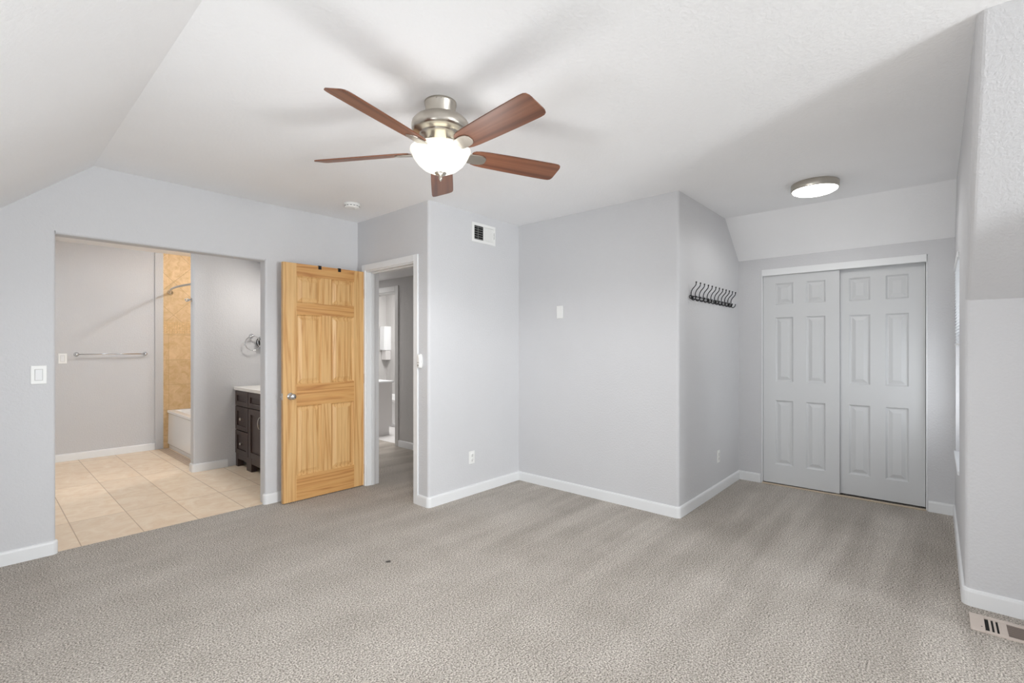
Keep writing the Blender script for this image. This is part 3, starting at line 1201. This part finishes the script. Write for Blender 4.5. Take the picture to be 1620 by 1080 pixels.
# ---- two six-hook coat racks
def coat_rack(label, loc):
    t = thing('coat_rack', label, 'coat rack', loc, 0, 'wire coat racks on the alcove wall')
    bm = B()
    L = 0.455
    for z, p in ((0.0, 0.010), (-0.022, 0.010)):
        tube(bm, [(-0.022, -p, z), (L + 0.022, -p, z)], 0.0036, 8)
    for x in (-0.022, L + 0.022):
        tube(bm, smooth_pts([(x, -0.010, 0.0), (x + math.copysign(0.007, x), -0.010, -0.011), (x, -0.010, -0.022)]), 0.0036, 8)
    for x in (0.045, L - 0.045):
        tube(bm, [(x, 0, -0.011), (x, -0.012, -0.011)], 0.009, 10)
    link('rail', bm, M_BLACK, t)
    bm = B()
    path = smooth_pts([(0, -0.052, -0.008), (0, -0.046, -0.026), (0, -0.030, -0.036), (0, -0.015, -0.026), (0, -0.011, 0.0), (0, -0.012, 0.028), (0, -0.022, 0.052),
                       (0, -0.038, 0.070), (0, -0.050, 0.086), (0, -0.053, 0.106)], 4)
    tube(bm, path, [0.0040] * (len(path)), 8)
    lathe(bm, [(0.0, -0.007), (0.0055, -0.004), (0.0066, 0.0), (0.0055, 0.004), (0.0, 0.007)], 10, (0, -0.053, 0.106))
    lathe(bm, [(0.0, -0.005), (0.0045, -0.003), (0.005, 0.0), (0.0, 0.005)], 10, (0, -0.052, -0.007))
    h0 = link('hook', bm, M_BLACK, t)
    for k in range(1, 6):
        h = h0.copy()
        COL.objects.link(h)
        h.parent = t
        h.location = (0.091 * k, 0, 0)
    return t


rk = coat_rack('black wire rack of six coat hooks, the one farther from the closet doors', (3.850, YH, 1.744))
dup(rk, (3.850 + 6 * 0.091, YH, 1.744), 0, 'black wire rack of six coat hooks, the one nearer the closet doors')

# ---- two black over-door brackets on top of the pine door
bm = B()
box(bm, -0.014, 0.014, -0.003, 0.0, -0.030, 0.003)
box(bm, -0.014, 0.014, -0.003, 0.039, 0.0, 0.003)
box(bm, -0.014, 0.014, 0.0355, 0.039, -0.060, 0.003)
h1 = link('over_door_hook', bm, M_BLACK, loc=(2.042, 4.1055, 2.0485))
tag(h1, 'small black metal bracket hooked over the pine door top, farther from its hinges', 'door hook', 'brackets on the pine door')
h2 = h1.copy()
COL.objects.link(h2)
h2.location = (2.229, 4.1055, 2.0485)
h2['label'] = 'small black metal bracket hooked over the pine door top, nearer its hinges'

# ---- floor register
fr = thing('floor_register', 'beige metal floor vent in the carpet in front of the right knee wall', 'vent', (3.116, -0.120, 0.0))
FW, FL = 0.186, 0.46         # x width, length towards -Y
bm = B()
box(bm, 0, FW, -0.052, 0, 0, 0.007)
box(bm, 0, FW, -FL, -FL + 0.052, 0, 0.007)
box(bm, 0, 0.022, -FL + 0.052, -0.052, 0, 0.007)
box(bm, FW - 0.030, FW, -FL + 0.052, -0.052, 0, 0.007)
box(bm, 0.022, FW - 0.030, -0.128, -0.106, 0, 0.007)
link('frame', bm, M_REGISTER, fr, bevel=0.002)
boxobj('duct_opening', (0.020, FW - 0.028, -FL + 0.05, -0.05, 0.0003, 0.0012), M_DARK, fr)
bm = B()
for k in range(3):
    y = -0.066 - 0.0165 * k
    box(bm, 0.022, FW - 0.030, y - 0.0085, y, 0.001, 0.0055)
link('short_louvres', bm, M_REGISTER, fr, bevel=0.001)
bm = B()
for k in range(6):
    x = 0.026 + 0.0225 * k
    va = [bm.verts.new(p) for p in ((x, -FL + 0.052, 0.0018), (x + 0.011, -FL + 0.052, 0.0055), (x + 0.011, -0.128, 0.0055), (x, -0.128, 0.0018))]
    vb = [bm.verts.new((v.co.x, v.co.y, v.co.z - 0.0015)) for v in va]
    fs = [bm.faces.new(va), bm.faces.new(vb[::-1])]
    for i in range(4):
        fs.append(bm.faces.new((va[i], vb[i], vb[(i + 1) % 4], va[(i + 1) % 4])))
    bmesh.ops.recalc_face_normals(bm, faces=fs)
link('long_louvres', bm, M_LOUVRE, fr)
bm = B()
lathe(bm, [(0.0, 0.0078), (0.003, 0.0076), (0.0034, 0.006)], 10, (0.05, -0.040, 0))
link('screw', bm, M_DARK, fr)

# ---- half-lowered blind on the alcove window
bl = thing('window_blind', 'white slatted blind half lowered over the alcove window beside the closet', 'blind', (WX0, YR, WZ1))
WW = WX1 - WX0
boxobj('headrail', (0.004, WW - 0.004, -0.022, 0.010, -0.045, -0.005), M_WHITE, bl, bevel=0.002)
for k in range(24):
    z = -0.052 - 0.0225 * k
    bm = B()
    va = [bm.verts.new(p) for p in ((0.006, -0.016, z), (WW - 0.006, -0.016, z), (WW - 0.006, 0.006, z - 0.011), (0.006, 0.006, z - 0.011))]
    vb = [bm.verts.new((v.co.x, v.co.y, v.co.z - 0.0012)) for v in va]
    fs = [bm.faces.new(va), bm.faces.new(vb[::-1])]
    for i in range(4):
        fs.append(bm.faces.new((va[i], vb[i], vb[(i + 1) % 4], va[(i + 1) % 4])))
    bmesh.ops.recalc_face_normals(bm, faces=fs)
    link('slat', bm, M_WHITE, bl)
boxobj('bottom_rail', (0.006, WW - 0.006, -0.016, 0.006, -0.610, -0.596), M_WHITE, bl, bevel=0.002)
for x in (0.10, WW - 0.10):
    bm = B()
    tube(bm, [(x, -0.005, -0.60), (x, -0.005, -0.04)], 0.0012, 6)
    link('ladder_cord', bm, M_WHITE, bl)

# ================================================================== BATHROOM BEYOND THE OPENING
# ---- towel bar
tb = thing('towel_bar', 'chrome towel bar on the bathroom back wall', 'towel bar', (0.795, YB, 1.243))
TL = 0.652
bm = B()
tube(bm, [(0.0, -0.060, 0), (TL, -0.060, 0)], 0.0075, 12)
link('bar', bm, M_CHROME, tb)
for x in (0.0, TL):
    bm = B()
    lathe(bm, [(0.0, 0.0), (0.026, 0.0), (0.026, -0.006), (0.014, -0.016), (0.011, -0.045), (0.014, -0.052), (0.014, -0.068), (0.010, -0.073), (0.0, -0.074)], 20, (x, 0, 0), 'Y')
    link('bracket', bm, M_CHROME, tb)

# ---- towel ring
tg = thing('towel_ring', 'chrome towel ring on the partition wall above the vanity', 'towel ring', (2.112, YP, 1.455))
bm = B()
lathe(bm, [(0.0, 0.0), (0.026, 0.0), (0.026, -0.006), (0.013, -0.016), (0.010, -0.040), (0.013, -0.048), (0.012, -0.060), (0.0, -0.064)], 20, (0, 0, 0), 'Y')
link('bracket', bm, M_CHROME, tg)
bm = B()
tube(bm, [(0.082 * math.sin(2 * PI * k / 40), -0.052, -0.084 + 0.082 * math.cos(2 * PI * k / 40)) for k in range(40)], 0.0052, 8, closed=True)
link('ring', bm, M_CHROME, tg)

# ---- robe hook on the partition's end
rh = thing('robe_hook', 'chrome double robe hook on the end of the partition wall', 'robe hook', (1.541, YP + 0.055, 1.832))
bm = B()
lathe(bm, [(0.0, 0.0), (0.022, 0.0), (0.022, -0.006), (0.010, -0.014), (0.009, -0.030), (0.0, -0.034)], 18, (0, 0, 0), 'X')
link('rosette', bm, M_CHROME, rh)
for s in (-1, 1):
    bm = B()
    tube(bm, smooth_pts([(-0.026, 0, 0), (-0.034, s * 0.018, -0.014), (-0.044, s * 0.032, -0.012), (-0.050, s * 0.036, 0.012)], 5), 0.0055, 8)
    link('prong', bm, M_CHROME, rh)

# ---- shower rod
sr = thing('shower_rod', 'curved metal shower curtain rod above the bathtub', 'shower rod', (1.715, YB - 0.010, 2.046))
SL = YB - 0.010 - (YP + 0.115)
bm = B()
tube(bm, [(-0.115 * math.sin(PI * k / 24), -SL * k / 24, 0) for k in range(25)], 0.0125, 12)
link('rod', bm, M_NICKEL, sr)
for y, s in ((0.0, -1), (-SL, 1)):
    bm = B()
    lathe(bm, [(0.0, 0.0), (0.034, 0.0), (0.034, s * 0.008), (0.020, s * 0.020), (0.018, s * 0.034), (0.0, s * 0.034)], 24, (0, y, 0), 'Y')
    link('flange', bm, M_CHROME, sr)

# ---- bathtub
def bathtub(name, label, loc, w, l, h, lip=0.035):
    """w along X (apron at x=0 facing -X), l along Y"""
    bm = B()

    def ring(x0, x1, y0, y1, z):
        return [bm.verts.new(p) for p in ((x0, y0, z), (x1, y0, z), (x1, y1, z), (x0, y1, z))]
    rs = [ring(0.020, w, 0, l, 0), ring(0.020, w, 0, l, 0.05), ring(0.006, w, 0, l, 0.06), ring(0.014, w, 0, l, h - lip - 0.006), ring(0.0, w, 0, l, h - lip), ring(0.0, w, 0, l, h),
          ring(0.075, w - 0.05, 0.07, l - 0.07, h), ring(0.090, w - 0.065, 0.09, l - 0.09, h - 0.02), ring(0.16, w - 0.13, 0.20, l - 0.22, 0.12)]
    fs = [bm.faces.new(rs[0][::-1])]
    for a, b2 in zip(rs[:-1], rs[1:]):
        for i in range(4):
            fs.append(bm.faces.new((a[i], a[(i + 1) % 4], b2[(i + 1) % 4], b2[i])))
    fs.append(bm.faces.new(rs[-1]))
    bmesh.ops.recalc_face_normals(bm, faces=fs)
    o = link(name, bm, M_PORCELAIN, loc=loc, bevel=0.006, seg=3)
    return tag(o, label, 'bathtub')


tub = bathtub('bathtub', 'white alcove bathtub below the tan shower tile', (1.682, YP + 0.117, 0.0), 2.449 - 1.682, YB - 0.0112 - (YP + 0.117), 0.50)

# ---- dark vanity
va_ = thing('bathroom_vanity', 'dark brown bathroom vanity with a pale countertop against the partition wall', 'vanity', (1.958, 0, 0))
VX = 0.50
V0, V1 = 4.78, 5.882
bm = B()
box(bm, 0, VX, V0, V1, 0.125, 0.850)
box(bm, 0.060, VX, V0 + 0.02, V1 - 0.004, 0.03, 0.125)
link('cabinet_body', bm, M_ESPRESSO, va_, bevel=0.002)
bm = B()
box(bm, -0.030, VX, V0 - 0.01, V1 + 0.004, 0.850, 0.886)
box(bm, VX - 0.02, VX, V0, V1 + 0.004, 0.886, 0.96)
link('countertop', bm, M_COUNTER, va_, bevel=0.004)
for y0, y1 in ((V1 - 0.06, V1), (5.430, 5.560), (V0, V0 + 0.06)):
    boxobj('foot', (-0.010, 0.05, y0, y1, 0.0, 0.145), M_ESPRESSO, va_, bevel=0.002)
bm = B()
box(bm, -0.008, 0.02, V0 + 0.06, 5.430, 0.085, 0.145)
box(bm, -0.008, 0.02, 5.560, V1 - 0.06, 0.085, 0.145)
link('skirt', bm, M_ESPRESSO, va_, bevel=0.002)


def shaker(name, y0, y1, z0, z1, f=0.05):
    bm = B()
    T = 0.018
    box(bm, -T, 0, y0, y0 + f, z0, z1)
    box(bm, -T, 0, y1 - f, y1, z0, z1)
    box(bm, -T, 0, y0 + f, y1 - f, z0, z0 + f)
    box(bm, -T, 0, y0 + f, y1 - f, z1 - f, z1)
    box(bm, -0.006, 0, y0 + f, y1 - f, z0 + f, z1 - f)
    return link(name, bm, M_ESPRESSO, va_, bevel=0.0015)


def knob(parent, y, z):
    bm = B()
    lathe(bm, [(0.0, -0.018), (0.008, -0.018), (0.006, -0.024), (0.006, -0.034), (0.015, -0.040), (0.016, -0.046), (0.010, -0.051), (0.0, -0.052)], 18, (0, y, z), 'X')
    return link('knob', bm, M_NICKEL, parent)


shaker('drawer', 5.506, 5.876, 0.682, 0.844)
d = shaker('drawer', 5.506, 5.876, 0.415, 0.672)
knob(d, 5.655, 0.545)
d = shaker('drawer', 5.506, 5.876, 0.150, 0.405)
knob(d, 5.655, 0.275)
shaker('false_front', 4.79, 5.494, 0.682, 0.844)
d = shaker('cabinet_door', 5.02, 5.494, 0.150, 0.672, 0.062)
bm = B()
tube(bm, smooth_pts([(-0.018, 5.150, 0.490), (-0.040, 5.150, 0.500), (-0.050, 5.150, 0.550), (-0.040, 5.150, 0.600), (-0.018, 5.150, 0.610)], 6), 0.005, 8)
link('door_handle', bm, M_NICKEL, d)

# ---- round black fitting on the partition wall, half hidden by the opening's edge
bf = thing('wall_fitting', 'round black fitting with a chrome rim on the partition wall right of the towel ring', 'wall fitting', (2.228, YP, 1.385))
bm = B()
lathe(bm, [(0.0, 0.0), (0.040, 0.0), (0.044, -0.006), (0.066, -0.010), (0.069, -0.018), (0.069, -0.046), (0.060, -0.054), (0.0, -0.054)], 36, (0, 0, 0), 'Y')
link('body', bm, M_BLACK, bf)
bm = B()
tube(bm, [(0.064 * math.cos(2 * PI * k / 36), -0.050, 0.064 * math.sin(2 * PI * k / 36)) for k in range(36)], 0.0065, 8, closed=True)
link('rim', bm, M_CHROME, bf)

# bathroom lamps: the bar above the vanity and the lamp above the tub
area('vanity_lamp', (2.33, 5.22, 2.12), (1.2, 5.5, 0.3), 0.10, 0.55, 9.5, (1.0, 0.95, 0.89))
point('tub_lamp', (2.20, 6.30, 2.50), 22, (0.91, 0.955, 1.0), 0.05)
area('bathroom_fill_light', (0.5, 5.9, 2.53), (0.5, 5.9, 0), 0.5, 0.5, 13, (0.88, 0.95, 1.0))  # added fill that brightens the bathroom, no known fixture here
area('hall_fill_light', (3.15, 6.6, 2.24), (3.15, 6.6, 0), 0.3, 0.3, 17, (1.0, 0.98, 0.96))  # added fill that lifts the hall walls, no known fixture here
area('hall_bathroom_lamp', (4.55, 6.6, 2.43), (4.6, 6.8, 0), 0.6, 0.6, 34, (1.0, 0.99, 0.98))

# ================================================================== SECOND BATHROOM ACROSS THE HALL
cb = thing('base_cabinet', 'pale grey cabinet with a white countertop, seen through the doorway across the hall', 'cabinet', (3.895, 6.212, 0))
bm = B()
prof = [(0, 0), (0.285, 0), (0.285, 0.14), (0.335, 0.14), (0.335, 0.790), (0, 0.790)]
va = [bm.verts.new((x, 0, z)) for x, z in prof]
vb = [bm.verts.new((x, 1.60, z)) for x, z in prof]
fs = [bm.faces.new(va), bm.faces.new(vb[::-1])]
for i in range(6):
    fs.append(bm.faces.new((va[i], vb[i], vb[(i + 1) % 6], va[(i + 1) % 6])))
bmesh.ops.recalc_face_normals(bm, faces=fs)
link('cabinet_body', bm, M_CABGREY, cb, bevel=0.001)
boxobj('countertop', (0, 0.37, -0.012, 1.61, 0.790, 0.815), M_WHITE, cb, bevel=0.003)
for k in range(3):
    boxobj('cabinet_door', (0.335, 0.352, 0.02 + 0.53 * k, 0.53 + 0.53 * k, 0.16, 0.775), M_CABGREY, cb, bevel=0.002)

wc = thing('wall_cabinet', 'small white wall cabinet beyond the second doorway, above the white bathtub', 'cabinet', (5.248, 0, 0))
boxobj('cabinet_body', (-0.13, 0, 7.735, 7.888, 1.27, 1.72), M_WHITE, wc, bevel=0.003)
boxobj('cabinet_door', (-0.148, -0.131, 7.740, 7.883, 1.275, 1.715), M_WHITE, wc, bevel=0.003)
boxobj('open_shelf', (-0.11, 0, 7.745, 7.888, 1.09, 1.268), M_CABGREY, wc, bevel=0.003)
bathtub('bathtub', 'white bathtub seen through the second doorway beyond the pale cabinet', (4.62, 6.36, 0.0), 0.625, 1.535, 0.455, 0.045)
